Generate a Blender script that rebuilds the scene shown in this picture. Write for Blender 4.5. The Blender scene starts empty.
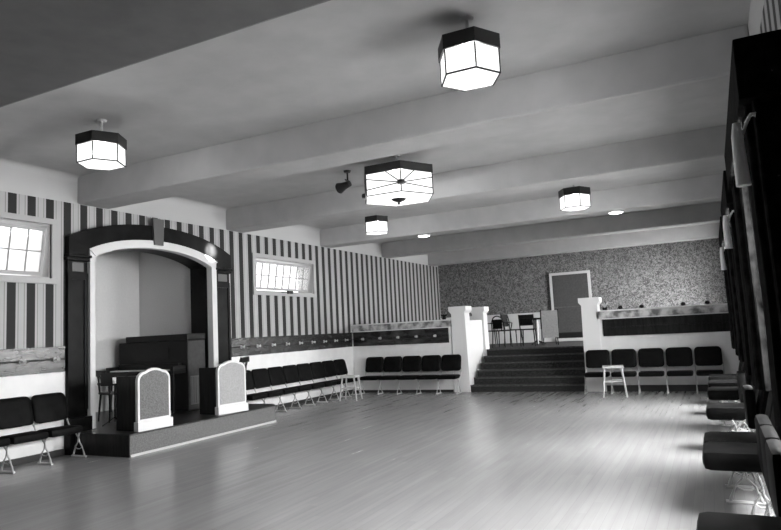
import bpy, bmesh, math, random
from mathutils import Vector, Matrix
random.seed(7)
PI = math.pi
S = bpy.context.scene
C = S.collection

# ------------------------------------------------------------------ camera
cd = bpy.data.cameras.new('camera'); cam = bpy.data.objects.new('camera', cd); C.objects.link(cam)
yaw, pitch, roll = 0.462, 0.104, -0.051
fwd = Vector((-math.sin(yaw)*math.cos(pitch), math.cos(yaw)*math.cos(pitch), math.sin(pitch)))
r0 = Vector((math.cos(yaw), math.sin(yaw), 0)); u0 = r0.cross(fwd)
rt = math.cos(roll)*r0 + math.sin(roll)*u0; up = -math.sin(roll)*r0 + math.cos(roll)*u0
M3 = Matrix((rt, up, -fwd)).transposed()
cam.matrix_world = Matrix.Translation((8.384, 0, 1.5)) @ M3.to_4x4()
cd.sensor_width = 36; cd.lens = 29.44; cd.clip_start = 0.02; cd.clip_end = 200
S.camera = cam

# ------------------------------------------------------------------ world, light, exposure
W = bpy.data.worlds.new('world'); S.world = W; W.use_nodes = True
W.node_tree.nodes['Background'].inputs[0].default_value = (.95, .95, .95, 1)
W.node_tree.nodes['Background'].inputs[1].default_value = 2.5
S.view_settings.view_transform = 'Standard'; S.view_settings.look = 'None'
S.view_settings.gamma = 1; S.view_settings.use_curve_mapping = False
S.view_settings.exposure = 0.18

BEAMS = [(-0.5, 0.1), (1.20, 3.40), (6.37, 6.93), (9.67, 10.18), (13.04, 13.50), (16.30, 16.72), (19.66, 20.10)]
H_WALL, H_CEIL = 3.647, 4.07
RW = 8.90
WIN_R = [(3.98, 5.95), (7.25, 9.25), (10.5, 12.6), (17.2, 19.2)]      # windows of the right wall
DAY = [900, 900, 800, 1300]
def area(name, loc, size, power, rot, spread=PI):
    l = bpy.data.lights.new(name, 'AREA'); l.shape = 'RECTANGLE'; l.size, l.size_y = size; l.energy = power; l.spread = spread
    o = bpy.data.objects.new(name, l); C.objects.link(o); o.location = loc; o.rotation_euler = rot
    return o
for (a, b), pw in zip(WIN_R, DAY):      # daylight through the right-hand windows
    area('daylight', (RW+.75, (a+b)/2, 2.45), (1.6, b-a), pw, (0, math.radians(58), 0), 2.6)

# ------------------------------------------------------------------ materials
def g(v): return (v, v, v, 1)
def mat(name, col, rough=.6, spec=.4, metal=0, noise=0, nscale=8, bump=0, stretch=(1, 1, 1)):
    m = bpy.data.materials.new(name); m.use_nodes = True; nt = m.node_tree; b = nt.nodes['Principled BSDF']
    b.inputs['Base Color'].default_value = g(col); b.inputs['Roughness'].default_value = rough
    b.inputs['Specular IOR Level'].default_value = spec; b.inputs['Metallic'].default_value = metal
    if noise or bump:
        tc = nt.nodes.new('ShaderNodeTexCoord'); mp = nt.nodes.new('ShaderNodeMapping'); mp.inputs['Scale'].default_value = stretch
        nz = nt.nodes.new('ShaderNodeTexNoise'); nz.inputs['Scale'].default_value = nscale; nz.inputs['Detail'].default_value = 4
        nt.links.new(tc.outputs['Object'], mp.inputs[0]); nt.links.new(mp.outputs[0], nz.inputs['Vector'])
        if noise:
            mr = nt.nodes.new('ShaderNodeMapRange'); mr.inputs[1].default_value = .3; mr.inputs[2].default_value = .7
            mr.inputs[3].default_value = max(0, col-noise); mr.inputs[4].default_value = col+noise
            nt.links.new(nz.outputs[0], mr.inputs[0]); nt.links.new(mr.outputs[0], b.inputs['Base Color'])
        if bump:
            bp = nt.nodes.new('ShaderNodeBump'); bp.inputs['Strength'].default_value = bump; bp.inputs['Distance'].default_value = .02
            nt.links.new(nz.outputs[0], bp.inputs['Height']); nt.links.new(bp.outputs[0], b.inputs['Normal'])
    return m
def lampglass(name, s):      # opal glass lit from within, letting part of the bulb's light through
    m = bpy.data.materials.new(name); m.use_nodes = True; nt = m.node_tree
    out = [n for n in nt.nodes if n.type == 'OUTPUT_MATERIAL'][0]
    e = nt.nodes.new('ShaderNodeEmission'); e.inputs[0].default_value = (1, 1, 1, 1); e.inputs[1].default_value = s
    t = nt.nodes.new('ShaderNodeBsdfTransparent'); mx = nt.nodes.new('ShaderNodeMixShader'); mx.inputs[0].default_value = .45
    nt.links.new(e.outputs[0], mx.inputs[1]); nt.links.new(t.outputs[0], mx.inputs[2]); nt.links.new(mx.outputs[0], out.inputs[0])
    return m
def emis(name, v, s):
    m = bpy.data.materials.new(name); m.use_nodes = True; b = m.node_tree.nodes['Principled BSDF']
    b.inputs['Base Color'].default_value = g(.8); b.inputs['Emission Color'].default_value = g(v); b.inputs['Emission Strength'].default_value = s
    return m
def N(nt, t, **k):
    n = nt.nodes.new(t)
    for a, v in k.items(): setattr(n, a, v)
    return n
def math_(nt, op, a, b=None, c=None):
    n = nt.nodes.new('ShaderNodeMath'); n.operation = op
    for i, x in enumerate((a, b, c)):
        if x is None: continue
        if isinstance(x, (int, float)): n.inputs[i].default_value = x
        else: nt.links.new(x, n.inputs[i])
    return n.outputs[0]

M = {}
M['ceiling'] = mat('ceiling_plaster', .40, .7, .3, noise=.025, nscale=3, bump=.05)
M['dim_ceiling'] = mat('dim_ceiling_plaster', .15, .75, .2, noise=.015, nscale=4)  # darker plaster for the two nearest beams
M['frieze'] = mat('frieze_plaster', .42, .75)
M['white'] = mat('white_paint', .72, .5, noise=.03, nscale=5)
M['white_gloss'] = mat('white_gloss_paint', .62, .45, .2)
M['post'] = mat('white_post_paint', .70, .5)
M['dark_wood'] = mat('dark_varnished_wood', .008, .4, .18, noise=.008, nscale=6, stretch=(3, 3, .4))
M['arch_wood'] = mat('arch_black_wood', .004, .36, .09, noise=.003, nscale=5)
M['rail_wood'] = mat('rail_wood', .024, .25, .6, noise=.02, nscale=3, stretch=(1, 1.2, 4))
M['mid_wood'] = mat('mid_wood', .10, .45, noise=.03, nscale=8)
M['keystone'] = mat('keystone_grey_wood', .075, .4)
M['seat'] = mat('dark_seat_leather', .004, .6, .07, noise=.002, nscale=10)
M['iron'] = mat('silvered_cast_iron', .42, .4, .5, metal=.3)
M['band'] = mat('dark_bronze', .02, .45, metal=.3)
M['carpet'] = mat('stair_carpet', .03, .95, .1, noise=.025, nscale=60, bump=.4)
M['pcarpet'] = mat('platform_carpet', .07, .95, .1, noise=.04, nscale=40, bump=.3)
M['stage_face'] = mat('stage_face_felt', .115, .8, .2, noise=.03, nscale=60, bump=.2)
M['stage_top'] = mat('stage_boards', .02, .3, .5, noise=.01, nscale=5, stretch=(1, 6, 1))
M['base'] = mat('baseboard_dark', .03, .4)
M['moulding'] = mat('pale_moulding', .40, .5)
M['niche_wall'] = mat('niche_plaster', .62, .8, .2, noise=.02, nscale=25, bump=.1)
M['niche_side'] = mat('niche_side_plaster', .58, .8, .2, noise=.03, nscale=40, bump=.1)
M['drape'] = mat('dark_drapery', .006, .9, .03, noise=.006, nscale=12)
M['sheer'] = mat('white_tassel_cloth', .85, .8)
M['grille'] = mat('grey_grille_cloth', .13, .85, .2, noise=.05, nscale=90, bump=.3)
M['grille2'] = mat('pale_grille_cloth', .30, .85, .2, noise=.05, nscale=60, bump=.3)  # stronger light on the farther desk put into its cloth colour
M['piano'] = mat('piano_black', .006, .4, .2)
M['ivory'] = mat('ivory_keys', .7, .3)
M['cab'] = mat('grey_cabinet_wood', .035, .5, .2, noise=.01, nscale=12)  # window light on the black piano's end, put into a greyer colour
M['cab_slot'] = mat('cabinet_slots', .10, .5)
M['paper'] = mat('sheet_music_paper', .75, .8)
M['pale_wood'] = mat('pale_painted_wood', .42, .5)
M['wicker'] = mat('pale_wicker', .34, .7, noise=.12, nscale=70, bump=.5)
M['door'] = mat('grey_door_paint', .07, .55, noise=.015, nscale=30)
M['door_kick'] = mat('door_kick_plate', .012, .4)
M['winframe'] = mat('window_frame_paint', .34, .5)
M['muntin'] = mat('muntin_grey', .25, .5)
M['glow'] = lampglass('lamp_glass', 1.7)
M['disc'] = emis('disc_glass', 1, 5)
M['bulb'] = emis('bulb', 1, 6)
M['trim'] = mat('door_trim_paint', .6, .5)

def stripes_mat():
    m = bpy.data.materials.new('striped_wallpaper'); m.use_nodes = True; nt = m.node_tree; b = nt.nodes['Principled BSDF']
    b.inputs['Roughness'].default_value = .7; b.inputs['Specular IOR Level'].default_value = .2
    tc = N(nt, 'ShaderNodeTexCoord'); sx = N(nt, 'ShaderNodeSeparateXYZ'); nt.links.new(tc.outputs['Object'], sx.inputs[0])
    y = math_(nt, 'ADD', sx.outputs[1], 9*.28 - .05)
    f = math_(nt, 'FRACT', math_(nt, 'DIVIDE', y, .278))
    dark = math_(nt, 'LESS_THAN', f, .445)
    # fine pinstripes inside the pale bands
    pin = math_(nt, 'LESS_THAN', math_(nt, 'ABSOLUTE', math_(nt, 'SUBTRACT', f, .57)), .022)
    pin2 = math_(nt, 'LESS_THAN', math_(nt, 'ABSOLUTE', math_(nt, 'SUBTRACT', f, .88)), .022)
    pins = math_(nt, 'ADD', pin, pin2)
    pale = math_(nt, 'SUBTRACT', .36, math_(nt, 'MULTIPLY', pins, .15))
    col = math_(nt, 'ADD', math_(nt, 'MULTIPLY', dark, .022), math_(nt, 'MULTIPLY', math_(nt, 'SUBTRACT', 1, dark), pale))
    cc = N(nt, 'ShaderNodeCombineColor')
    for i in range(3): nt.links.new(col, cc.inputs[i])
    nt.links.new(cc.outputs[0], b.inputs['Base Color']); return m
M['stripes'] = stripes_mat()

def floral_mat():
    m = bpy.data.materials.new('floral_wallpaper'); m.use_nodes = True; nt = m.node_tree; b = nt.nodes['Principled BSDF']
    b.inputs['Roughness'].default_value = .8; b.inputs['Specular IOR Level'].default_value = .2
    tc = N(nt, 'ShaderNodeTexCoord')
    n1 = N(nt, 'ShaderNodeTexNoise'); n1.inputs['Scale'].default_value = 18; n1.inputs['Detail'].default_value = 4; n1.inputs['Distortion'].default_value = 1.6
    nt.links.new(tc.outputs['Object'], n1.inputs['Vector'])
    mr = N(nt, 'ShaderNodeMapRange'); mr.inputs[1].default_value = .42; mr.inputs[2].default_value = .6
    mr.inputs[3].default_value = .075; mr.inputs[4].default_value = .26; nt.links.new(n1.outputs[0], mr.inputs[0])
    nt.links.new(mr.outputs[0], b.inputs['Base Color']); return m
M['floral'] = floral_mat()

def floor_mat():
    m = bpy.data.materials.new('plank_floor'); m.use_nodes = True; nt = m.node_tree; b = nt.nodes['Principled BSDF']
    tc = N(nt, 'ShaderNodeTexCoord'); sx = N(nt, 'ShaderNodeSeparateXYZ'); nt.links.new(tc.outputs['Object'], sx.inputs[0])
    px = math_(nt, 'DIVIDE', sx.outputs[0], .075); idx = math_(nt, 'FLOOR', px); fr = math_(nt, 'FRACT', px)
    wn = N(nt, 'ShaderNodeTexWhiteNoise'); wn.noise_dimensions = '1D'; nt.links.new(idx, wn.inputs['W'])
    yy = math_(nt, 'FLOOR', math_(nt, 'ADD', math_(nt, 'DIVIDE', sx.outputs[1], 1.9), math_(nt, 'MULTIPLY', wn.outputs[0], 7)))
    wn2 = N(nt, 'ShaderNodeTexWhiteNoise'); wn2.noise_dimensions = '2D'
    cv = N(nt, 'ShaderNodeCombineXYZ'); nt.links.new(idx, cv.inputs[0]); nt.links.new(yy, cv.inputs[1]); nt.links.new(cv.outputs[0], wn2.inputs['Vector'])
    mp = N(nt, 'ShaderNodeMapping'); mp.inputs['Scale'].default_value = (6, .35, 1); nt.links.new(tc.outputs['Object'], mp.inputs[0])
    nz = N(nt, 'ShaderNodeTexNoise'); nz.inputs['Scale'].default_value = 3; nz.inputs['Detail'].default_value = 5; nt.links.new(mp.outputs[0], nz.inputs['Vector'])
    big = N(nt, 'ShaderNodeTexNoise'); big.inputs['Scale'].default_value = .7; nt.links.new(tc.outputs['Object'], big.inputs['Vector'])
    v = math_(nt, 'ADD', .16, math_(nt, 'MULTIPLY', wn2.outputs[0], .022))
    v = math_(nt, 'ADD', v, math_(nt, 'MULTIPLY', nz.outputs[0], .06))
    v = math_(nt, 'ADD', v, math_(nt, 'MULTIPLY', big.outputs[0], .05))
    seam = math_(nt, 'LESS_THAN', fr, .05)
    v = math_(nt, 'MULTIPLY', v, math_(nt, 'SUBTRACT', 1, math_(nt, 'MULTIPLY', seam, .14)))
    cc = N(nt, 'ShaderNodeCombineColor')
    for i in range(3): nt.links.new(v, cc.inputs[i])
    nt.links.new(cc.outputs[0], b.inputs['Base Color'])
    ro = math_(nt, 'ADD', .20, math_(nt, 'MULTIPLY', nz.outputs[0], .10)); nt.links.new(ro, b.inputs['Roughness'])
    b.inputs['Specular IOR Level'].default_value = .55
    bp = N(nt, 'ShaderNodeBump'); bp.inputs['Strength'].default_value = .03; bp.inputs['Distance'].default_value = .01
    nt.links.new(nz.outputs[0], bp.inputs['Height']); nt.links.new(bp.outputs[0], b.inputs['Normal']); return m
M['floor'] = floor_mat()

def ledge_mat():      # whitewash with a stain creeping down from the top
    m = bpy.data.materials.new('stained_ledge'); m.use_nodes = True; nt = m.node_tree; b = nt.nodes['Principled BSDF']
    tc = N(nt, 'ShaderNodeTexCoord'); n1 = N(nt, 'ShaderNodeTexNoise'); n1.inputs['Scale'].default_value = 5; n1.inputs['Detail'].default_value = 3
    nt.links.new(tc.outputs['Object'], n1.inputs['Vector'])
    mr = N(nt, 'ShaderNodeMapRange'); mr.inputs[1].default_value = .4; mr.inputs[2].default_value = .62
    mr.inputs[3].default_value = .55; mr.inputs[4].default_value = .12; nt.links.new(n1.outputs[0], mr.inputs[0])
    nt.links.new(mr.outputs[0], b.inputs['Base Color']); b.inputs['Roughness'].default_value = .7; return m
M['ledge'] = ledge_mat()

def glass_mat():      # wired, dusty window glass: mostly clear
    m = bpy.data.materials.new('dusty_glass'); m.use_nodes = True; nt = m.node_tree
    nt.nodes.remove(nt.nodes['Principled BSDF']); out = [n for n in nt.nodes if n.type == 'OUTPUT_MATERIAL'][0]
    t = N(nt, 'ShaderNodeBsdfTransparent'); t.inputs[0].default_value = g(.97)
    tl = N(nt, 'ShaderNodeBsdfTranslucent'); tl.inputs[0].default_value = g(.9)
    gl = N(nt, 'ShaderNodeBsdfGlossy'); gl.inputs['Roughness'].default_value = .05
    m1 = N(nt, 'ShaderNodeMixShader'); m1.inputs[0].default_value = .2; nt.links.new(t.outputs[0], m1.inputs[1]); nt.links.new(tl.outputs[0], m1.inputs[2])
    m2 = N(nt, 'ShaderNodeMixShader'); m2.inputs[0].default_value = .05; nt.links.new(m1.outputs[0], m2.inputs[1]); nt.links.new(gl.outputs[0], m2.inputs[2])
    nt.links.new(m2.outputs[0], out.inputs[0]); return m
M['glass'] = glass_mat()

# ------------------------------------------------------------------ mesh helpers
class MB:
    def __init__(s): s.bm = bmesh.new()
    def box(s, a, b, bev=0):
        r = bmesh.ops.create_cube(s.bm, size=1); vs = r['verts']
        for v in vs:
            v.co = Vector([a[i] + (v.co[i]+.5)*(b[i]-a[i]) for i in range(3)])
        if bev:
            es = list({e for v in vs for e in v.link_edges})
            bmesh.ops.bevel(s.bm, geom=es, offset=bev, segments=2, affect='EDGES', profile=.6)
        return s
    def prism(s, pts, axis, lo, hi):   # 2D outline extruded along an axis
        def mk(p, w):
            q = [0, 0, 0]; o = [i for i in range(3) if i != axis]; q[o[0]], q[o[1]] = p; q[axis] = w; return q
        A = [s.bm.verts.new(mk(p, lo)) for p in pts]; B = [s.bm.verts.new(mk(p, hi)) for p in pts]
        n = len(pts)
        s.bm.faces.new(A); s.bm.faces.new(B[::-1])
        for i in range(n): s.bm.faces.new((A[i], A[(i+1) % n], B[(i+1) % n], B[i]))
        return s
    def tube(s, pts, r, seg=8, closed=False):
        pts = [Vector(p) for p in pts]; rings = []
        n = len(pts)
        for i, p in enumerate(pts):
            d = (pts[min(i+1, n-1)] - pts[max(i-1, 0)]).normalized()
            ref = Vector((0, 0, 1)) if abs(d.z) < .9 else Vector((0, 1, 0))
            a = d.cross(ref).normalized(); b = d.cross(a)
            rr = r[i] if isinstance(r, (list, tuple)) else r
            rings.append([s.bm.verts.new(p + rr*(math.cos(t)*a + math.sin(t)*b)) for t in [2*PI*k/seg for k in range(seg)]])
        for i in range(n-1):
            for k in range(seg):
                s.bm.faces.new((rings[i][k], rings[i][(k+1) % seg], rings[i+1][(k+1) % seg], rings[i+1][k]))
        s.bm.faces.new(rings[0][::-1]); s.bm.faces.new(rings[-1]); return s
    def lathe(s, prof, c=(0, 0, 0), seg=24, ph=0):
        rings = []
        for (r, z) in prof:
            rings.append([s.bm.verts.new((c[0]+r*math.cos(ph+2*PI*k/seg), c[1]+r*math.sin(ph+2*PI*k/seg), c[2]+z)) for k in range(seg)])
        for i in range(len(rings)-1):
            for k in range(seg):
                s.bm.faces.new((rings[i][k], rings[i][(k+1) % seg], rings[i+1][(k+1) % seg], rings[i+1][k]))
        s.bm.faces.new(rings[0][::-1]); s.bm.faces.new(rings[-1]); return s
    def build(s, name, m, parent=None, smooth=False, bevel=0):
        bmesh.ops.recalc_face_normals(s.bm, faces=s.bm.faces)
        me = bpy.data.meshes.new(name); s.bm.to_mesh(me); s.bm.free()
        me.materials.append(M[m] if isinstance(m, str) else m)
        if smooth:
            for p in me.polygons: p.use_smooth = True
        o = bpy.data.objects.new(name, me); C.objects.link(o)
        if parent: o.parent = parent
        if smooth:
            md = o.modifiers.new('es', 'EDGE_SPLIT'); md.split_angle = math.radians(40)
        return o
def empty(name, loc=(0, 0, 0), rz=0):
    o = bpy.data.objects.new(name, None); C.objects.link(o); o.location = loc; o.rotation_euler = (0, 0, rz); o.empty_display_size = .1
    return o
def tag(o, label, cat, group=None):
    o['label'] = label; o['category'] = cat
    if group: o['group'] = group
    return o
def struct(o): o['kind'] = 'structure'; return o
KIDS = {}
def copy_tree(o, parent=None):
    c = o.copy(); C.objects.link(c)
    if parent: c.parent = parent
    for ch in [x for x in bpy.data.objects if x.parent == o]: copy_tree(ch, c)
    return c
ORD = ['first', 'second', 'third', 'fourth', 'fifth', 'sixth', 'seventh', 'eighth', 'ninth']

# ================================================================== STRUCTURE
Y0, Y1, YB = -2.0, 14.406, 20.53          # rear end, half wall front, back wall
struct(MB().box((-.0, Y0, -.2), (RW, YB, 0)).build('floor', 'floor'))
# ceiling with its cross beams (one plastered shell)
struct(MB().box((-.4, Y0-.3, H_CEIL), (RW+.3, YB+.3, H_CEIL+.2)).build('ceiling', 'ceiling'))
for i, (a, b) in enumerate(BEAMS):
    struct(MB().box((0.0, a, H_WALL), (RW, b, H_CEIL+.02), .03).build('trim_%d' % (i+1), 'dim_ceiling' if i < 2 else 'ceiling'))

def wall_x(name, x0, x1, y0, y1, z0, z1, holes, m):
    """slab normal to x with rectangular holes (ya,yb,za,zb)"""
    mb = MB(); ys = sorted({y0, y1, *[h[0] for h in holes], *[h[1] for h in holes]})
    for ya, yb in zip(ys, ys[1:]):
        zs = [(z0, z1)]
        for h in holes:
            if h[0] < yb-1e-6 and h[1] > ya+1e-6:
                nz = []
                for (p, q) in zs:
                    if h[2] > p: nz.append((p, min(q, h[2])))
                    if h[3] < q: nz.append((max(p, h[3]), q))
                zs = [t for t in nz if t[1]-t[0] > 1e-6]
        for p, q in zs: mb.box((x0, ya, p), (x1, yb, q))
    return struct(mb.build(name, m))
OPEN = (6.57, 9.20)        # bandstand alcove opening
W1 = (3.80, 5.95, 2.50, 3.28); W2 = (10.53, 12.68, 2.48, 3.19)
holesL = [(OPEN[0], OPEN[1], .0, 3.25), W1, W2]
wall_x('wall_left', -.42, 0, Y0-.3, YB+.3, 1.17, H_WALL, [(a, b, max(c, 1.17), d) for a, b, c, d in holesL], 'stripes')
wall_x('wall_left_dado', -.42, 0, Y0-.3, YB+.3, 0, 1.17, [(OPEN[0], OPEN[1], 0, 1.17)], 'white')
wall_x('wall_left_frieze', -.42, 0, Y0-.3, YB+.3, H_WALL, H_CEIL, [], 'frieze')
WZ = (.42, 2.70)
holesR = [(a, b, WZ[0], WZ[1]) for a, b in WIN_R]
wall_x('wall_right', RW, RW+.3, Y0-.3, YB+.3, 1.0, H_WALL, [(a, b, max(c, 1.0), d) for a, b, c, d in holesR], 'stripes')
wall_x('wall_right_dado', RW, RW+.3, Y0-.3, YB+.3, 0, 1.0, [(a, b, c, 1.0) for a, b, c, d in holesR], 'dark_wood')
wall_x('wall_right_frieze', RW, RW+.3, Y0-.3, YB+.3, H_WALL, H_CEIL, [], 'frieze')
struct(MB().box((-.0, YB, 0), (RW, YB+.3, H_CEIL)).build('wall_back', 'floral'))
struct(MB().box((-.0, Y0-.3, 0), (RW, Y0, H_CEIL)).build('wall_rear', 'frieze'))
# coving strip where the frieze meets the ceiling
for i in range(len(BEAMS)-1):
    a = BEAMS[i][1]; b = BEAMS[i+1][0]
    pts = [(0, H_CEIL), (.0, H_CEIL-.10)] + [(.10-.10*math.cos(t), H_CEIL-.10+.10*math.sin(t)) for t in [k*PI/12 for k in range(1, 6)]] + [(.10, H_CEIL)]
    struct(MB().prism(pts, 1, a, b).build('trim_%d' % (i+10), 'frieze'))
# skirting
def skirt(name, a, b): struct(MB().box(a, b, .004).build(name, 'base'))
skirt('baseboard_left', (0, Y0, 0), (.02, 6.17, .09)); skirt('baseboard_left_far', (0, 9.68, 0), (.02, Y1, .09))
skirt('baseboard_platform_left', (0.02, Y1-.02, 0), (2.72, Y1, .06)); skirt('baseboard_platform_right', (6.22, Y1-.02, 0), (RW, Y1, .13))

# alcove behind the arch
ND = -1.92; NF = .30
struct(MB().box((ND-.2, 6.30, NF), (ND, 9.45, 3.75)).build('wall_alcove_back', 'niche_wall'))
struct(MB().box((ND, 9.25, NF), (-.42, 9.45, 3.75)).build('wall_alcove_far', 'niche_side'))
struct(MB().box((ND, 6.30, NF), (-.42, 6.45, 3.75)).build('wall_alcove_near', 'niche_side'))
struct(MB().box((ND-.2, 6.30, 3.55), (-.42, 9.45, 3.75)).build('ceiling_alcove', 'niche_side'))
struct(MB().box((ND-.2, 6.30, 0), (-.42, 9.45, NF)).build('floor_alcove', 'stage_top'))

# platform at the far end with front half walls
PZ = .93; LX, SX0, SX1 = 2.73, 3.14, 5.78; YT = 14.406+5*.27
struct(MB().box((0, Y1+.14, 0), (SX0-.28, YB, PZ)).box((SX1+.2, Y1+.14, 0), (RW, YB, PZ)).box((SX0-.28, YT+.27, 0), (SX1+.2, YB, PZ)).build('floor_platform', 'pcarpet'))
struct(MB().box((0, Y1, 0), (LX, Y1+.14, 1.55)).build('wall_platform_left', 'white'))
struct(MB().box((6.1, Y1, 0), (RW, Y1+.14, 1.55)).build('wall_platform_right', 'white'))
struct(MB().box((0, Y1-.01, 1.55), (LX, Y1+.16, 1.70), .006).build('trim_20', 'ledge'))
struct(MB().box((6.12, Y1-.01, 1.55), (RW, Y1+.16, 1.70), .006).build('trim_21', 'ledge'))
struct(MB().box((0, Y1-.03, 1.70), (LX, Y1+.2, 1.725), .004).build('trim_22', 'white'))
struct(MB().box((6.12, Y1-.03, 1.70), (RW, Y1+.2, 1.725), .004).build('trim_23', 'white'))
# pale dado on the back wall beside the door
struct(MB().box((0, YB-.03, PZ), (3.82, YB, 1.84)).box((0, YB-.05, 1.84), (3.82, YB, 1.88)).build('trim_24', 'white'))

# ------------------------------------------------------------------ door in the back wall
d = empty('door_1', (4.45, YB, PZ)); struct(d)
MB().box((-.55, -.05, .1), (.55, -.02, 2.08)).build('door_leaf', 'door', d)
MB().box((-.55, -.06, .1), (.55, -.05, .27)).build('kick_plate', 'door_kick', d)
MB().box((-.55, -.056, 1.05), (.55, -.05, 1.08)).build('door_rail', 'mid_wood', d)
MB().box((-.63, -.06, 0), (-.55, 0, 2.16)).box((.55, -.06, 0), (.63, 0, 2.16)).box((-.55, -.06, 2.08), (.55, 0, 2.16)).build('door_frame', 'trim', d)
MB().box((-.55, -.09, 0), (.55, 0, .09)).build('door_sill', 'trim', d)
MB().lathe([(.0, 0), (.03, .01), (.03, .03), (.0, .05)], seg=12).build('door_handle', 'iron', d, True).matrix_local = Matrix.Translation((.47, -.05, 1.0)) @ Matrix.Rotation(PI/2, 4, 'X')

# ------------------------------------------------------------------ windows of the left wall: tilted sashes in deep frames
def hopper(name, w):
    ya, yb, za, zb = w; t = empty(name, (0, (ya+yb)/2, za)); struct(t); L = (yb-ya)/2; Hh = zb-za
    f = MB()
    for (a, b) in [((-.02, -L-.09, -.08), (.03, L+.09, .0)), ((-.02, -L-.09, Hh), (.03, L+.09, Hh+.08)), ((-.02, -L-.09, 0), (.03, -L, Hh)), ((-.02, L, 0), (.03, L+.09, Hh))]: f.box(a, b, .004)
    for (a, b) in [((-.42, -L, 0), (-.02, L, .02)), ((-.42, -L, Hh-.02), (-.02, L, Hh)), ((-.42, -L, .02), (-.02, -L+.02, Hh-.02)), ((-.42, L-.02, .02), (-.02, L, Hh-.02))]: f.box(a, b)
    f.build('window_frame', 'winframe', t)
    sash = empty('sash', (-.13, 0, .05)); sash.parent = t; sash.rotation_euler = (0, math.radians(9), 0)
    h2 = Hh-.10; l2 = L-.06
    m = MB()
    for (a, b) in [((-.02, -l2, 0), (.02, l2, .05)), ((-.02, -l2, h2-.05), (.02, l2, h2)), ((-.02, -l2, .05), (.02, -l2+.04, h2-.05)), ((-.02, l2-.04, .05), (.02, l2, h2-.05))]: m.box(a, b, .003)
    m.build('sash_frame', 'winframe', sash)
    m = MB(); n = 8
    for k in range(1, n): y = -l2+2*l2*k/n; m.box((-.012, y-.009, .05), (.012, y+.009, h2-.05))
    m.box((-.0125, -l2+.04, h2/2-.009), (.0125, l2-.04, h2/2+.009)); m.build('muntins', 'muntin', sash)
    MB().box((-.003, -l2+.03, .04), (.003, l2-.03, h2-.04)).build('pane', 'glass', sash)
    m = MB().box((.02, -.02, -.03), (.07, .16, .035), .01).tube([(.04, .05, 0), (.05, -.25, -.01)], .008); m.build('latch', 'band', t).location = (.0, 0, .0)
    return t
hopper('window_1', W1); hopper('window_2', W2)
# windows of the right wall
for i, (a, b) in enumerate(WIN_R):
    t = empty('window_%d' % (i+3), (RW, (a+b)/2, WZ[0])); struct(t); L = (b-a)/2; Hh = WZ[1]-WZ[0]
    MB().box((.0, -L, 0), (.3, L, .03)).box((.0, -L, Hh-.03), (.3, L, Hh)).box((.0, -L, .03), (.3, -L+.03, Hh-.03)).box((.0, L-.03, .03), (.3, L, Hh-.03)).build('window_frame', 'winframe', t)
    m = MB()
    for k in range(1, 4): y = -L+2*L*k/4; m.box((.14, y-.015, .03), (.18, y+.015, Hh-.03))
    m.box((.14, -L+.03, Hh*.6-.02), (.18, L-.03, Hh*.6+.02)); m.build('muntins', 'winframe', t)
    MB().box((.155, -L+.03, .03), (.161, L-.03, Hh-.03)).build('pane', 'glass', t)

# ================================================================== THE ARCH
t = tag(empty('proscenium_arch', (0, 7.9, 0)), 'black wooden arch with pilasters framing the piano alcove', 'arch')
YC = 7.9; YL, YR = 6.17, 9.68
def yv(y): return y-YC
def arc(y, zc, zs, y0, y1):     # segmental curve through springing zs and crown zc
    u = (y-(y0+y1)/2)/((y1-y0)/2); return zc-(zc-zs)*(u*u*.75+.25*u**4)
IN0, IN1 = OPEN[0]+.04, OPEN[1]-.06
def ring(yo0, yo1, zoc, zos, yi0, yi1, zic, zis, x0, x1, name, m, par, zbot=None):
    n = 24; o = [(yo0+(yo1-yo0)*k/n) for k in range(n+1)]; q = [(yi0+(yi1-yi0)*k/n) for k in range(n+1)]
    mb = MB()
    for k in range(n):
        P = [(yv(q[k]), arc(q[k], zic, zis, yi0, yi1)), (yv(q[k+1]), arc(q[k+1], zic, zis, yi0, yi1)), (yv(o[k+1]), arc(o[k+1], zoc, zos, yo0, yo1)), (yv(o[k]), arc(o[k], zoc, zos, yo0, yo1))]
        mb.prism(P, 0, x0, x1)
    bmesh.ops.remove_doubles(mb.bm, verts=mb.bm.verts, dist=1e-5)
    return mb.build(name, m, par)
ring(YL, YR, 3.48, 3.13, 6.52, 9.27, 3.22, 2.96, -.01, .10, 'arch_head', 'arch_wood', t)
# shoulders filling below the head down to the capitals
MB().prism([(yv(YL), 2.86), (yv(6.50), 2.86), (yv(6.50), 2.95), (yv(6.75), 3.08), (yv(6.95), 3.30), (yv(6.5), 3.26), (yv(YL), 3.125)], 0, -.01, .098).build('arch_shoulder', 'arch_wood', t)
MB().prism([(yv(YR), 2.86), (yv(9.27), 2.86), (yv(9.27), 2.97), (yv(9.1), 3.08), (yv(8.9), 3.30), (yv(9.35), 3.26), (yv(YR), 3.125)], 0, -.01, .098).build('arch_shoulder', 'arch_wood', t)
ar = ring(6.50, 9.29, 3.225, 2.97, 6.61, 9.14, 3.095, 2.87, -.03, .11, 'archivolt', 'white_gloss', t)
MB().box((-.03, yv(6.52), NF), (.10, yv(6.61), 2.99), .004).build('archivolt_leg', 'white_gloss', t)
MB().box((-.03, yv(9.14), NF), (.10, yv(9.265), 2.97), .004).build('archivolt_leg', 'white_gloss', t)
ring(6.58, 9.18, 3.24, 3.05, 6.62, 9.14, 3.10, 2.87, -.42, -.03, 'arch_soffit', 'arch_wood', t)
MB().box((-.42, yv(9.12), NF), (-.03, yv(9.20), 3.0)).build('jamb', 'arch_wood', t)
MB().box((-.42, yv(6.57), NF), (-.03, yv(6.61), 3.0)).build('jamb', 'arch_wood', t)
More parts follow.
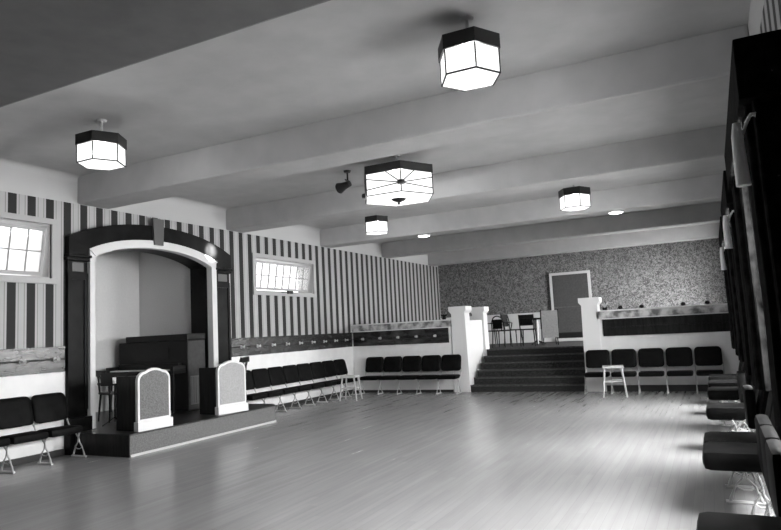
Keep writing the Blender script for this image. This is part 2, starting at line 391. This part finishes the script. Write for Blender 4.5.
MB().prism([(yv(7.74), 3.15), (yv(7.93), 3.15), (yv(7.95), 3.60), (yv(7.71), 3.60)], 0, .09, .14).build('keystone', 'keystone', t)
for (a, b) in [(YL, 6.52), (9.27, YR)]:
    pl = MB().box((0, yv(a)+.01, .5), (.05, yv(b)-.01, 2.78), .004).build('pilaster', 'arch_wood', t)
    w = b-a
    MB().box((.05, yv(a)+.01, 0.6), (.065, yv(a)+.07, 2.6)).box((.05, yv(b)-.07, 0.6), (.065, yv(b)-.01, 2.6)).box((.05, yv(a)+.07, 2.5), (.065, yv(b)-.07, 2.6)).build('panel_moulding', 'arch_wood', pl)
    MB().box((.05, yv(a)+.08, 2.62), (.06, yv(b)-.08, 2.76), .004).build('frieze_panel', 'keystone', pl)
    MB().box((0, yv(a)-.02, 2.78), (.09, yv(b)+.02, 2.83), .008).box((0, yv(a)-.02, 2.83), (.12, yv(b)+.02, 2.87), .008).build('capital', 'arch_wood', t)
    MB().box((0, yv(a)-.01, 0 if a < 7 else .0), (.13, yv(b)+.01 if a < 7 else yv(b)+.01, .5), .006).build('plinth', 'arch_wood', t)

# ================================================================== BAND STAGE
t = tag(empty('band_stage', (0.6, 7.9, 0)), 'low dark bandstand platform in front of the black arch', 'stage')
SY0, SY1, SXF = 6.25, 9.62, 1.22
# plan outline with clipped far corner, cut round the pilaster plinths
out = [(-.42, 6.66), (.14, 6.66), (.14, 6.57), (.14, SY0+.0), (SXF, SY0), (SXF, SY1-.16), (SXF-.16, SY1), (.14, SY1), (.14, 9.14), (-.42, 9.14)]
out = [(-.42, 6.61), (.14, 6.61), (.14, SY0), (SXF, SY0), (SXF, SY1-.16), (SXF-.16, SY1), (.14, SY1), (.14, 9.14), (-.42, 9.14)]
def loc2(pts): return [(x-.6, y-7.9) for x, y in pts]
MB().prism(loc2(out), 2, 0.0, NF-.02).build('stage_riser', 'stage_face', t)
MB().prism(loc2(out), 2, NF-.02, NF).build('stage_deck', 'stage_top', t)
MB().box((SXF-.6, SY0-7.9, 0), (SXF-.585, SY1-.16-7.9, .03)).prism(loc2([(SXF, SY1-.16), (SXF+.015, SY1-.155), (SXF-.155, SY1+.015), (SXF-.16, SY1)]), 2, 0, .03).build('stage_moulding', 'moulding', t)
MB().box((.14-.6, SY0-7.92, 0), (SXF-.6, SY0-7.9, NF-.005)).build('stage_end_panel', 'dark_wood', t)

# ------------------------------------------------------------------ bandstand desks
def desk(loc, rz, gm, label, w=.56):
    t = tag(empty('music_desk', loc, rz), label, 'music stand', 'bandstand desks on the stage')
    h, r = .86, .13
    def outl(w, h, r, z0=0):
        P = [(-w/2, z0), (w/2, z0)]
        top = []
        for k in range(9):
            a = PI/2*k/8; top.append((w/2-r+r*math.cos(a), h-.04-r+r*math.sin(a)))
        for k in range(1, 8): u = 1-2*k/8; top.append((u*(w/2-r), h-.04+.04*(1-u*u)))
        for k in range(9):
            a = PI/2+PI/2*k/8; top.append((-w/2+r+r*math.cos(a), h-.04-r+r*math.sin(a)))
        return P+top
    MB().prism(outl(w, h, r), 0, -.03, .02).build('front_board', 'white_gloss', t)
    MB().prism(outl(w-.07, h-.035, r-.03, .16), 0, .02, .028).build('grille_cloth', gm, t)
    MB().box((-.045, -w/2-.02, 0), (.05, w/2+.02, .13), .008).build('plinth', 'white_gloss', t)
    MB().box((-.46, -w/2+.01, 0), (-.03, -w/2+.03, h-.10)).build('side_panel', 'dark_wood', t)
    MB().box((-.46, w/2-.03, 0), (-.03, w/2-.01, h-.10)).build('side_panel', 'dark_wood', t)
    MB().box((-.46, -w/2+.03, .42), (-.03, w/2-.03, .44)).build('shelf', 'dark_wood', t)
    MB().box((-.46, -w/2+.03, h-.13), (-.03, w/2-.03, h-.11)).build('desktop', 'dark_wood', t)
    return t
desk((1.14, 6.74, NF), math.radians(-4), 'grille', 'round-topped white music desk with dark grey cloth panel, nearer one on stage')
desk((1.12, 8.42, NF), math.radians(-8), 'grille2', 'round-topped white music desk with pale grey cloth panel, farther one on stage', .60)

# ------------------------------------------------------------------ piano
t = tag(empty('upright_piano', (-.72, 8.78, NF)), 'black upright piano with its end turned to the hall, inside the arch', 'piano')
MB().box((-.98, -.22, 0), (.74, .22, 1.24), .01).build('case', 'piano', t)
MB().box((-.78, -.24, 1.24), (.76, .22, 1.35), .012).build('lid', 'piano', t)
MB().box((-.98, -.52, .66), (.70, -.22, .72), .008).box((-.98, -.52, .72), (-.90, -.22, .80), .01).box((.62, -.52, .72), (.70, -.22, .80), .01).build('key_bed', 'piano', t)
MB().box((-.89, -.50, .722), (.61, -.33, .74)).build('keyboard', 'ivory', t)
MB().box((-.89, -.31, .722), (.61, -.222, .84)).build('fallboard', 'piano', t)
MB().box((-.5, -.235, .9), (.3, -.222, 1.12), .004).build('music_panel', 'piano', t)
for sx in (-.92, .64): MB().lathe([(.03, 0), (.025, .1), (.04, .45), (.03, .66)], (sx, -.47, 0), 12).build('leg', 'piano', t, True)
e = MB().box((.74, -.21, .02), (.75, .21, 1.22), .003).build('end_panel', 'cab', t); e['label'] = 'grey end panel'
m = MB().box((.75, -.17, .10), (.756, .13, .60))
for k in range(5): m.box((.756, -.15+.055*k, .12), (.764, -.125+.055*k, .58))
m.build('slotted_grille', 'cab_slot', e)

# ------------------------------------------------------------------ chairs
def wood_chair(loc, rz, label, m='dark_wood', group=None, slats=True, back='slat', h=.92, seatm=None):
    """faces local +x"""
    t = tag(empty('wooden_chair', loc, rz), label, 'chair', group)
    MB().box((-.2, -.2, .43), (.2, .2, .465), .012).build('seat', seatm or m, t)
    for sx in (-1, 1):
        for sy in (-1, 1):
            if sx > 0: MB().tube([(.17, .17*sy, .43), (.19, .19*sy, .004)], [.018, .014]).build('leg', m, t)
            else: MB().tube([(-.17, .17*sy, .44), (-.2, .19*sy, .004)], [.018, .014]).build('leg', m, t)
    if back == 'slat':
        b = MB()
        for sy in (-1, 1): b.tube([(-.18, .18*sy, .44), (-.20, .19*sy, .7), (-.25, .19*sy, h)], .016)
        b.box((-.27, -.2, h-.10), (-.235, .2, h), .01).box((-.225, -.18, .58), (-.2, .18, .62), .006)
        if group: b.prism([(-.212, .55), (-.20, .55), (-.245, h-.06), (-.255, h-.06)], 1, -.17, .17)
        for k in range(4): b.tube([(-.212, -.12+.08*k, .6), (-.25, -.12+.08*k, h-.06)], .009, 6)
        b.build('backrest', m, t)
    elif back == 'hoop':
        pts = [(-.17-.06*math.sin(PI*k/12)*1.0, .19*math.cos(PI*k/12), .45+(h-.45)*math.sin(PI*k/12)**.6) for k in range(13)]
        b = MB().tube(pts, .016)
        pts = [(-.2, .11*math.cos(PI*k/12), .45+(h-.58)*math.sin(PI*k/12)**.6) for k in range(13)]
        b.tube(pts, .012)
        b.build('backrest', m, t)
        MB().box((-.225, -.14, .5), (-.195, .14, h-.09), .012).build('back_cushion', 'seat', t)
        MB().tube([(-.2, .21, .66), (.0, .27, .66), (.17, .24, .64), (.15, .2, .45)], .014).build('armrest', m, t)
        MB().tube([(-.2, -.21, .66), (.0, -.27, .66), (.17, -.24, .64), (.15, -.2, .45)], .014).build('armrest', m, t)
    else:
        MB().prism([(-.22, .2), (-.18, .2), (-.25, h), (-.29, h)], 1, -.21, .21).build('backrest', 'wicker', t)
        MB().tube([(-.2, .22, .44), (-.28, .22, h+.03)], .02).tube([(-.2, -.22, .44), (-.28, -.22, h+.03)], .02).build('back_post', m, t)
    return t
wood_chair((-.35, 7.35, NF), math.radians(75), 'dark slat-backed chair on stage at left inside the arch', h=.82)
wood_chair((.45, 9.22, NF), math.radians(200), 'dark slat-backed chair at right of stage behind pale music desk', h=.88)
# music stand with sheets by the left chair
t = tag(empty('music_stand', (.10, 6.95, NF)), 'thin black music stand holding white sheets left of the piano', 'music stand')
MB().tube([(0, 0, .05), (0, 0, .62)], .01).build('pole', 'piano', t)
for k in range(3): MB().tube([(0, 0, .12), (.18*math.cos(2.1*k), .18*math.sin(2.1*k), 0.006)], .008, 6).build('leg', 'piano', t)
o = MB().box((-.01, -.2, 0), (.01, .2, .2)).build('desk_plate', 'piano', t); o.location = (0, 0, .6); o.rotation_euler = (0, -.4, -.6)
o2 = MB().box((-.016, -.03, .02), (-.011, .09, .12)).build('sheet_music', 'paper', o); o2.location = (.028, 0, .0)

# ================================================================== COAT RAILS
def coat_rail(name, a, b, label, hooks, axis='y', m='rail_wood'):
    t = tag(empty(name, (a[0], a[1], 1.17)), label, 'coat rail', 'coat rails')
    L = math.dist(a, b)
    rz = 0 if axis == 'y' else -PI/2
    t.rotation_euler = (0, 0, rz)
    # local: runs along +y, face +x
    MB().box((0, 0, 0), (.025, L, .34), .003).build('board', m, t)
    MB().box((.025, 0, .17), (.04, L, .195), .003).build('moulding', 'dark_wood', t)
    MB().box((.0, 0, .335), (.05, L, .36), .004).build('top_cap', m, t)
    for h in hooks:
        MB().lathe([(.034, 0), (.034, .01), (.013, .016), (.013, .06), (.028, .075), (.0, .09)], seg=10).build('coat_hook', 'iron', t, True).matrix_local = Matrix.Translation((.03, h, .18)) @ Matrix.Rotation(PI/2, 4, 'Y')
    return t
coat_rail('coat_rail', (0, -1.9), (0, 6.16), 'dark wooden coat rail on the wall left of the arch, below small window', [.4+.5*k for k in range(16)])
coat_rail('coat_rail', (0, 9.70), (0, Y1-.06), 'long dark coat rail on striped wall right of the arch', [.3+.5*k for k in range(9)])
t = coat_rail('coat_rail', (.04, Y1-.0), (2.68, Y1-.0), 'dark coat rail on half wall left of the stairs', [.3+.5*k for k in range(5)], 'x')
t = coat_rail('coat_rail', (6.24, Y1-.0), (RW-.02, Y1-.0), 'dark coat rail on half wall right of the stairs', [], 'x', 'dark_wood')

# ================================================================== PILLARS AND STAIRS
def newel(loc, w, d, label, h=2.02, z0=0):
    t = tag(empty('newel_pillar', loc), label, 'pillar', 'white pillars beside the stairs')
    MB().prism([(-w/2-.03, z0), (w/2+.03, z0), (w/2, h-.16), (-w/2, h-.16)], 1, 0, d).build('shaft', 'post', t)
    MB().prism([(-w/2, h-.16), (w/2, h-.16), (w/2+.05, h-.1), (w/2+.05, h), (-w/2-.05, h), (-w/2-.05, h-.1)], 1, -.04, d+.04).build('cap', 'post', t)
    return t
newel((2.94, Y1-.01, 0), .34, .34, 'white tapering pillar at left foot of the stairs')
newel((2.97, 15.75, 0), .30, .30, 'white pillar at the head of the stairs behind the left front one')
newel((5.99, Y1-.01, 0), .34, .34, 'white tapering pillar at right foot of the stairs')
t = tag(MB().box((2.86, Y1+.35, 0), (3.08, 15.73, 1.68)).build('cheek_wall', 'post'), 'plain white side wall between the two left stair pillars', 'wall')
t = tag(MB().box((5.84, Y1+.35, 0), (6.08, 15.98, 1.5)).build('cheek_wall', 'post'), 'white side wall behind the right stair pillar', 'wall')
t = tag(empty('staircase', ((SX0+SX1)/2, Y1, 0)), 'dark carpeted flight of six steps up to the raised platform', 'stairs')
hw = (SX1-SX0)/2-.01
for k in range(6):
    MB().box((-hw, .27*k, PZ/6*k), (hw, .27*6-.001, PZ/6*(k+1)), .006).build('step', 'carpet', t)
    MB().box((-hw, .27*k-.014, PZ/6*(k+1)-.03), (hw, .27*k, PZ/6*(k+1)+.003), .004).build('nosing', 'pcarpet', t)

# ================================================================== THEATRE SEATS
SW = .50
def make_seat(folded=False, wide=False):
    t = empty('theatre_seat'); w = SW
    # backrest: padded rounded shell leaning back
    n = 16; pts = []
    zl, zh, r = .515, .89, .08; hw = w/2-.003
    for (cx, cz, a0) in [(hw-.06, zl+.06, -90), (hw-r, zh-r, 0), (-hw+r, zh-r, 90), (-hw+.06, zl+.06, 180)]:
        rr = r if cz > .7 else .06
        for k in range(7): a = math.radians(a0+90*k/6); pts.append((cx+rr*math.cos(a), cz+rr*math.sin(a)))
    b = MB(); P = lambda p, x: (x + .14 - .10*(p[1]-.5)/.4, p[0], p[1])
    rings = []
    for (x, s) in [(0, .96), (.012, 1), (.045, 1), (.062, .93), (.068, .7)]:
        cz = (zl+zh)/2
        rings.append([b.bm.verts.new(P((p[0]*s, cz+(p[1]-cz)*s), x)) for p in pts])
    for i in range(len(rings)-1):
        for k in range(len(pts)): b.bm.faces.new((rings[i][k], rings[i][(k+1) % len(pts)], rings[i+1][(k+1) % len(pts)], rings[i+1][k]))
    b.bm.faces.new(rings[0][::-1]); b.bm.faces.new(rings[-1])
    b.build('backrest', 'seat', t, True)
    if wide: s = MB().box((.16, -w/2+.015, .34), (.66, w/2-.015, .49), .055)
    elif folded:
        s = MB().box((.2, -w/2+.02, .40), (.29, w/2-.02, .78), .035)
    else:
        s = MB().box((.16, -w/2+.012, .34), (.50, w/2-.012, .435), .035)
    s.build('seat_pad', 'seat', t, True)
    make_standard(-w/2, .76 if folded else 1).parent = t
    m = MB().box((.075, -.13, .50), (.10, -.10, .56), .004).box((.075, .10, .50), (.10, .13, .56), .004); m.build('hinge_bracket', 'iron', t)
    return t
def make_standard(y, q=1):
    m = MB(); r = .0095
    m.tube([(.50, y, .012), (.485, y, .06), (.45, y, .14), (.40, y, .20), (.375, y, .27), (.385, y, .31), (.41, y, .35)], [.014, .012, r, r, r, r, .012])
    m.tube([(.27, y, .012), (.285, y, .06), (.315, y, .14), (.365, y, .20), (.375, y, .27)], [.014, .012, r, r, r])
    m.tube([(.375, y, .26), (.30, y, .34), (.20, y, .40), (.14, y, .50), (.12, y, .58)], [r, r, .011, .012, .009])
    m.tube([(.24, y, .010), (.53, y, .010)], [.016, .016], 6)
    m.tube([(.31, y, .13), (.35, y, .11), (.40, y, .11), (.45, y, .135)], .006, 6)
    for v in m.bm.verts: v.co.x *= q
    return m.build('standard', 'iron', None, True)
seatA = make_seat(); seatB = make_seat(True); seatC = make_seat(False, True); used = {'A': False, 'B': False, 'C': False}
def place_seat(kind, loc, rz, label, group, last=False):
    src = {'A': seatA, 'B': seatB, 'C': seatC}[kind]
    if not used[kind]: o = src; used[kind] = True
    else: o = copy_tree(PROTO[kind])
    o.location = loc; o.rotation_euler = (0, 0, rz); tag(o, label, 'seat', group)
    if last:
        std = make_standard(SW/2, .76 if kind == 'B' else 1); std.parent = o
    return o
PROTO = {'A': copy_tree(seatA), 'B': copy_tree(seatB), 'C': copy_tree(seatC)}
# left wall, left of arch: standards at y = 5.06, 5.56, 6.06
g1 = 'folding seats by the wall left of the arch'
for i, y in enumerate([5.86, 5.35, 4.84]):
    place_seat('A', (.0, y, 0), 0, ['dark folding seat nearest the arch in the row left of it', 'dark folding seat second from the arch in the row left of it', 'dark folding seat at left photo edge, third from the arch'][i], g1, i == 0)
g2 = 'folding seats along the striped wall right of the arch'
for i in range(8):
    y = 13.57-.515*i
    lab = 'dark folding seat against far left wall, ' + ('at the corner by the stool' if i == 0 else ORD[i]+' from the corner end')
    place_seat('A', (0, y, 0), 0, lab, g2, i == 0)
g3 = 'folding seats in front of the left half wall'
for i in range(5):
    lab = 'dark folding seat under left half-wall rail, ' + ('closest to the stair pillar' if i == 0 else ORD[i]+' from the stair pillar')
    place_seat('A', (2.75-.515*i, Y1-.02, 0), -PI/2, lab, g3, i == 0)
g4 = 'folding seats in front of the right half wall'
for i in range(5):
    lab = 'dark folding seat under right half-wall rail, ' + ('closest to the stair pillar' if i == 0 else ORD[i]+' from the stair pillar')
    place_seat('A', (6.10+.53*i, Y1-.02, 0), -PI/2, lab, g4, i == 4)
g5 = 'folding seats along the curtained right wall'
k = 0
for y, kind in [(3.60, 'C'), (4.115, 'B'), (4.63, 'B'), (5.145, 'B'), (5.66, 'C'), (6.175, 'C'), (7.3, 'B'), (8.25, 'C'), (9.2, 'B'), (10.1, 'C'), (11.2, 'C'), (12.3, 'C')]:
    nm = 'nearest the camera' if k == 0 else (ORD[k] if k < 9 else ['tenth', 'eleventh', 'twelfth'][k-9])+' from the camera'
    lab = ('dark theatre seat with pad lowered' if kind == 'C' else 'dark theatre seat folded up') + ' along curtained right wall, ' + nm
    place_seat(kind, (RW-.03, y, 0), PI, lab, g5, k in (0, 6, 7, 8, 9, 10, 11)); k += 1
for p in PROTO.values():
    for ch in list(p.children): bpy.data.objects.remove(ch)
    bpy.data.objects.remove(p)

# ------------------------------------------------------------------ stools
def stool(loc, rz, label, h=.6, w=.4):
    t = tag(empty('wooden_stool', loc, rz), label, 'stool', 'pale wooden stools')
    MB().box((-w/2, -w/2, h-.04), (w/2, w/2, h), .01).build('seat', 'pale_wood', t)
    for sx in (-1, 1):
        for sy in (-1, 1):
            MB().tube([(sx*(w/2-.04), sy*(w/2-.04), h-.04), (sx*(w/2+.02), sy*(w/2+.02), .0)], [.02, .016]).build('leg', 'pale_wood', t)
    q = w/2-.02
    MB().tube([(-q, -q, h*.5), (q, -q, h*.5)], .012).tube([(q, -q, h*.5), (q, q, h*.5)], .012).tube([(q, q, h*.5), (-q, q, h*.5)], .012).tube([(-q, q, h*.5), (-q, -q, h*.5)], .012).build('stretcher', 'pale_wood', t)
    return t
stool((.86, 12.75, 0), .2, 'pale wooden stool at the corner end of the left seats', .55, .36)
stool((6.5, 13.5, 0), .15, 'pale wooden stool before seats right of the stairs', .6, .40)

# ================================================================== PLATFORM FURNITURE
t = tag(empty('tea_table', (3.95, 17.85, PZ)), 'small dark-topped table among chairs on the raised platform', 'table')
MB().lathe([(.28, .70), (.30, .72), (.30, .74), (.28, .75)], seg=24).build('tabletop', 'dark_wood', t)
MB().lathe([(.05, .03), (.04, .2), (.06, .45), (.05, .70)], seg=12).build('pedestal', 'pale_wood', t, True)
for k in range(3): MB().tube([(0, 0, .12), (.22*math.cos(2.09*k), .22*math.sin(2.09*k), .022)], .022).build('foot', 'dark_wood', t)
gp = 'chairs round the table on the platform'
wood_chair((3.28, 16.72, PZ), math.radians(80), 'dark hoop-backed armchair on platform behind the left stair pillar', 'dark_wood', gp, back='hoop', h=.84)
wood_chair((3.30, 17.75, PZ), math.radians(-10), 'dark chair just left of the platform table', 'dark_wood', gp, h=.90)
wood_chair((3.92, 17.05, PZ), math.radians(95), 'dark chair in front of the platform table', 'dark_wood', gp, h=.84)
wood_chair((4.42, 17.3, PZ), math.radians(110), 'pale wicker-backed chair at the right of the platform table', 'dark_wood', gp, back='panel', h=.92)
wood_chair((2.75, 17.3, PZ), math.radians(10), 'pale hoop-backed chair peeping past the left stair pillar', 'mid_wood', gp, back='hoop', h=.86)

# small things on the ledges
for i, x in enumerate([6.62, 7.05, 7.85, 8.3]):
    o = MB().lathe([(.02, 0), (.045, .02), (.05, .05), (.03, .075), (.0, .085)], seg=12).build('ashtray', 'dark_wood', None, True)
    o.location = (x, Y1+.08, 1.725)
    tag(o, 'small dark knob-shaped bowl on right half-wall ledge, '+['leftmost', 'second from the left', 'third from the left', 'rightmost'][i], 'bowl', 'bowls on the right ledge')
t = tag(empty('potted_plant', (6.30, Y1+.08, 1.725)), 'tiny pale plant in a dark pot beside the right stair pillar', 'plant')
MB().lathe([(.04, 0), (.06, .05), (.06, .06)], seg=12).build('pot', 'dark_wood', t, True)
m = MB()
for k in range(9):
    a = k*2.4; m.tube([(0, 0, .05), (.04*math.cos(a), .04*math.sin(a), .12), (.09*math.cos(a), .09*math.sin(a), .14+.02*(k % 3))], [.008, .012, .002], 5)
m.build('leaves', 'pale_wood', t)
t = tag(empty('potted_plant', (2.55, Y1+.08, 1.725)), 'small dark plant on left half-wall ledge beside the pillar', 'plant')
MB().lathe([(.04, 0), (.06, .05), (.06, .06)], seg=12).build('pot', 'dark_wood', t, True)
m = MB()
for k in range(11):
    a = k*2.4; m.tube([(0, 0, .05), (.04*math.cos(a), .04*math.sin(a), .10), (.10*math.cos(a), .06*math.sin(a), .10+.02*(k % 3))], [.01, .014, .002], 5)
m.build('leaves', 'seat', t)

# ================================================================== CURTAINS ON THE RIGHT WALL
def bundle(cy, hl, x0, x1, z0, z1, par, name='drape'):
    # gathered cloth: pleated outline extruded, slightly tied in
    n = 72; mb = MB(); rings = []
    zs = [z1-(z1-z0)*k/10 for k in range(11)]
    for z in zs:
        u = (z-z0)/(z1-z0); pinch = 1-.04*math.exp(-((u-.35)/.16)**2)
        ring_ = []
        for k in range(n):
            a = 2*PI*k/n; wob = 1+.09*math.sin(9*a+1.5*u)
            x = math.copysign(abs(math.cos(a))**.6, math.cos(a))*(x1-x0)/2*pinch*wob
            y = math.copysign(abs(math.sin(a))**.6, math.sin(a))*hl*pinch*wob
            ring_.append(mb.bm.verts.new(((x0+x1)/2+x, cy+y, z)))
        rings.append(ring_)
    for i in range(len(rings)-1):
        for k in range(n): mb.bm.faces.new((rings[i][k], rings[i][(k+1) % n], rings[i+1][(k+1) % n], rings[i+1][k]))
    mb.bm.faces.new(rings[0][::-1]); mb.bm.faces.new(rings[-1])
    return mb.build(name, 'drape', par, True)
PEL = [(3.62, 6.28), (6.95, 9.55), (10.2, 12.95)]
for i, (a, b) in enumerate(PEL):
    w = ['nearest', 'middle', 'farthest'][i]
    t = tag(empty('curtain_set', (8.75, (a+b)/2, 0)), 'dark window drapes under a boxed pelmet, '+w+' on the right wall', 'curtain', 'drapes on the right wall')
    c = (a+b)/2
    MB().box((-.15, a-c, 2.58), (.14, b-c, 2.90), .008).build('pelmet', 'drape', t)
    bundle(a-c+.24, .22, -.12, .13, .915, 2.57, t)
    bundle(b-c-.34, .32, -.12, .13, .915, 2.57, t)
    # white cloth tab hanging from a looped cord at the near end of each set
    yy = a-c-.005
    MB().tube([(-.175, yy-.03, 2.45), (-.178, yy-.035, 2.38), (-.175, yy-.035, 2.25), (-.172, yy-.035, 2.13)], [.018, .026, .03, .034], 12).build('cloth_tab', 'sheer', t, True)
    MB().tube([(-.085, yy-.01, 2.485), (-.105, yy-.01, 2.49), (-.125, yy-.01, 2.46), (-.15, yy-.015, 2.40), (-.165, yy-.02, 2.37)], [.013, .009, .009, .009, .012]).build('cord', 'sheer', t, True)

# ================================================================== CEILING LAMPS
def hexring(r0, r1, z0, z1, mb=None, ph=0):
    mb = mb or MB(); n = 6
    A = [[mb.bm.verts.new((r*math.cos(ph+k*PI/3), r*math.sin(ph+k*PI/3), z)) for k in range(n)] for r, z in [(r0, z0), (r1, z0), (r1, z1), (r0, z1)]]
    for j in range(4):
        for k in range(n): mb.bm.faces.new((A[j][k], A[j][(k+1) % n], A[(j+1) % 4][(k+1) % n], A[(j+1) % 4][k]))
    return mb
def corner(r, k, ph=0): return Vector((r*math.cos(ph+k*PI/3), r*math.sin(ph+k*PI/3), 0))
def lamp(loc, R, hb, hg, power, label, drop=.2, big=False):
    """loc = point on the ceiling. Opaque band above, glowing hexagonal glass below."""
    t = tag(empty('ceiling_lamp', loc), label, 'lamp', None if big else 'small hexagonal ceiling lamps')
    zt = -drop; zb = zt-hb; zg = zb-hg
    MB().lathe([(.05, -.02), (.06, 0)], seg=16).tube([(0, 0, 0), (0, 0, zt-.02)], .015).build('stem', 'ceiling', t)
    m = hexring(R-.012, R+.012, zb, zt); m.prism([tuple(corner(R-.012, k)[:2]) for k in range(6)], 2, zt-.012, zt-.002)
    for k in range(3): a = corner(R-.01, k); m.tube([a+Vector((0, 0, zt-.02)), -a+Vector((0, 0, zt-.02))], .008, 6)
    m.build('top_band', 'band', t)
    hexring(R-.012, R-.006, zg, zb).build('side_glass', 'glow', t)
    m = MB(); m.prism([tuple(corner(R-.012, k)[:2]) for k in range(6)], 2, zg, zg+.006); m.build('bottom_glass', 'glow', t)
    m = hexring(R-.014, R, zg-.004, zg+.008)
    for k in range(6):
        a = corner(R-.004, k); m.tube([a+Vector((0, 0, zb)), a+Vector((0, 0, zg))], .007 if not big else .009, 6)
    if big:
        for k in (1, 3, 5):     # leaded sunbursts spreading from alternate corners
            c0 = corner(R-.002, k); zc = zb-hg*.60
            for s in (-1, 1):
                c1 = corner(R-.002, k+s)
                for (f, zz) in [(.42, zb), (1, zb-hg*.22), (1, zb-hg*.72), (.0, zb)]:
                    e = c0.lerp(c1, f); m.tube([c0+Vector((0, 0, zc)), e+Vector((0, 0, zz))], .008, 6)
    m.build('glass_frame', 'band', t)
    if big:
        for k in (1, 3, 5):
            c0 = corner(R+.0, k)
            b = MB().lathe([(.0, -.03), (.05, -.025), (.06, 0), (.05, .03), (0, .04)], seg=12).build('boss', 'band', t, True); b.location = c0+Vector((0, 0, zb-hg*.60))
        MB().lathe([(.0, -.09), (.02, -.07), (.015, -.05), (.09, -.02), (.11, 0)], (0, 0, zg), seg=16).build('finial', 'band', t, True)
    l = bpy.data.lights.new('bulb_light', 'POINT'); l.energy = power; l.shadow_soft_size = .06
    lo = bpy.data.objects.new('bulb_light', l); C.objects.link(lo); lo.parent = t; lo.location = (0, 0, (zb*.6+zg*.4))
    return t
LP = 130
L1 = lamp((2.35, 4.9, H_CEIL), .26, .12, .20, LP, 'hexagonal ceiling lamp over the seats at far left of photo')
L2 = lamp((6.77, 4.9, H_CEIL), .26, .12, .21, LP, 'hexagonal ceiling lamp nearest the camera, top right of photo')
lamp((2.33, 11.6, H_CEIL), .26, .12, .21, LP, 'distant hexagonal ceiling lamp just below the large sunburst lamp')
lamp((6.36, 11.6, H_CEIL), .27, .13, .22, LP, 'distant hexagonal ceiling lamp above the stairs at right')
lamp((4.44, 8.3, H_CEIL),   .55, .12, .31, LP*1.8, 'large hexagonal ceiling lamp with leaded sunburst in mid ceiling', .22, True)
for x, s in ((2.65, 'left'), (6.84, 'right')):
    t = tag(empty('ceiling_disc_light', (x, 13.3, H_WALL)), 'flat round lit disc on the distant beam, '+s+' one', 'lamp', 'disc lights on the beam')
    MB().lathe([(.08, -.035), (.13, -.02), (.14, -.0)], seg=24).build('diffuser', 'disc', t, True)
    MB().lathe([(.135, -.012), (.15, -.01), (.15, 0), (.135, 0)], seg=24).build('rim', 'frieze', t, True)

# spotlight aimed at the arch
t = tag(empty('spotlight', (3.42, 8.6, H_CEIL)), 'small dark ceiling spotlight left of the large sunburst lamp', 'spotlight')
MB().lathe([(.05, -.03), (.06, 0)], seg=16).tube([(0, 0, 0), (0, 0, -.16)], .014).tube([(0, -.07, -.16), (0, .07, -.16)], .012).build('bracket', 'band', t)
tgt = Vector((0.12, 9.12, 3.17)); org = Vector((3.34, 8.6, H_CEIL-.24))
q = (tgt-org).to_track_quat('-Z', 'Y')
h = MB().lathe([(.0, .14), (.05, .13), (.06, .02), (.09, -.09), (.085, -.10), (.05, .0), (.0, .01)], seg=20).build('housing', 'band', t, True)
h.location = org-t.location; h.rotation_mode = 'QUATERNION'; h.rotation_quaternion = q
b = MB().lathe([(.0, .0), (.04, -.03), (.06, -.07), (.04, -.10), (.0, -.11)], seg=16).build('reflector_bulb', 'bulb', h, True)
l = bpy.data.lights.new('spot_beam', 'SPOT'); l.energy = 45000; l.spot_size = math.radians(6); l.spot_blend = .8; l.shadow_soft_size = .05
lo = bpy.data.objects.new('spot_beam', l); C.objects.link(lo); lo.location = org + (tgt-org).normalized()*.14; lo.rotation_mode = 'QUATERNION'; lo.rotation_quaternion = q
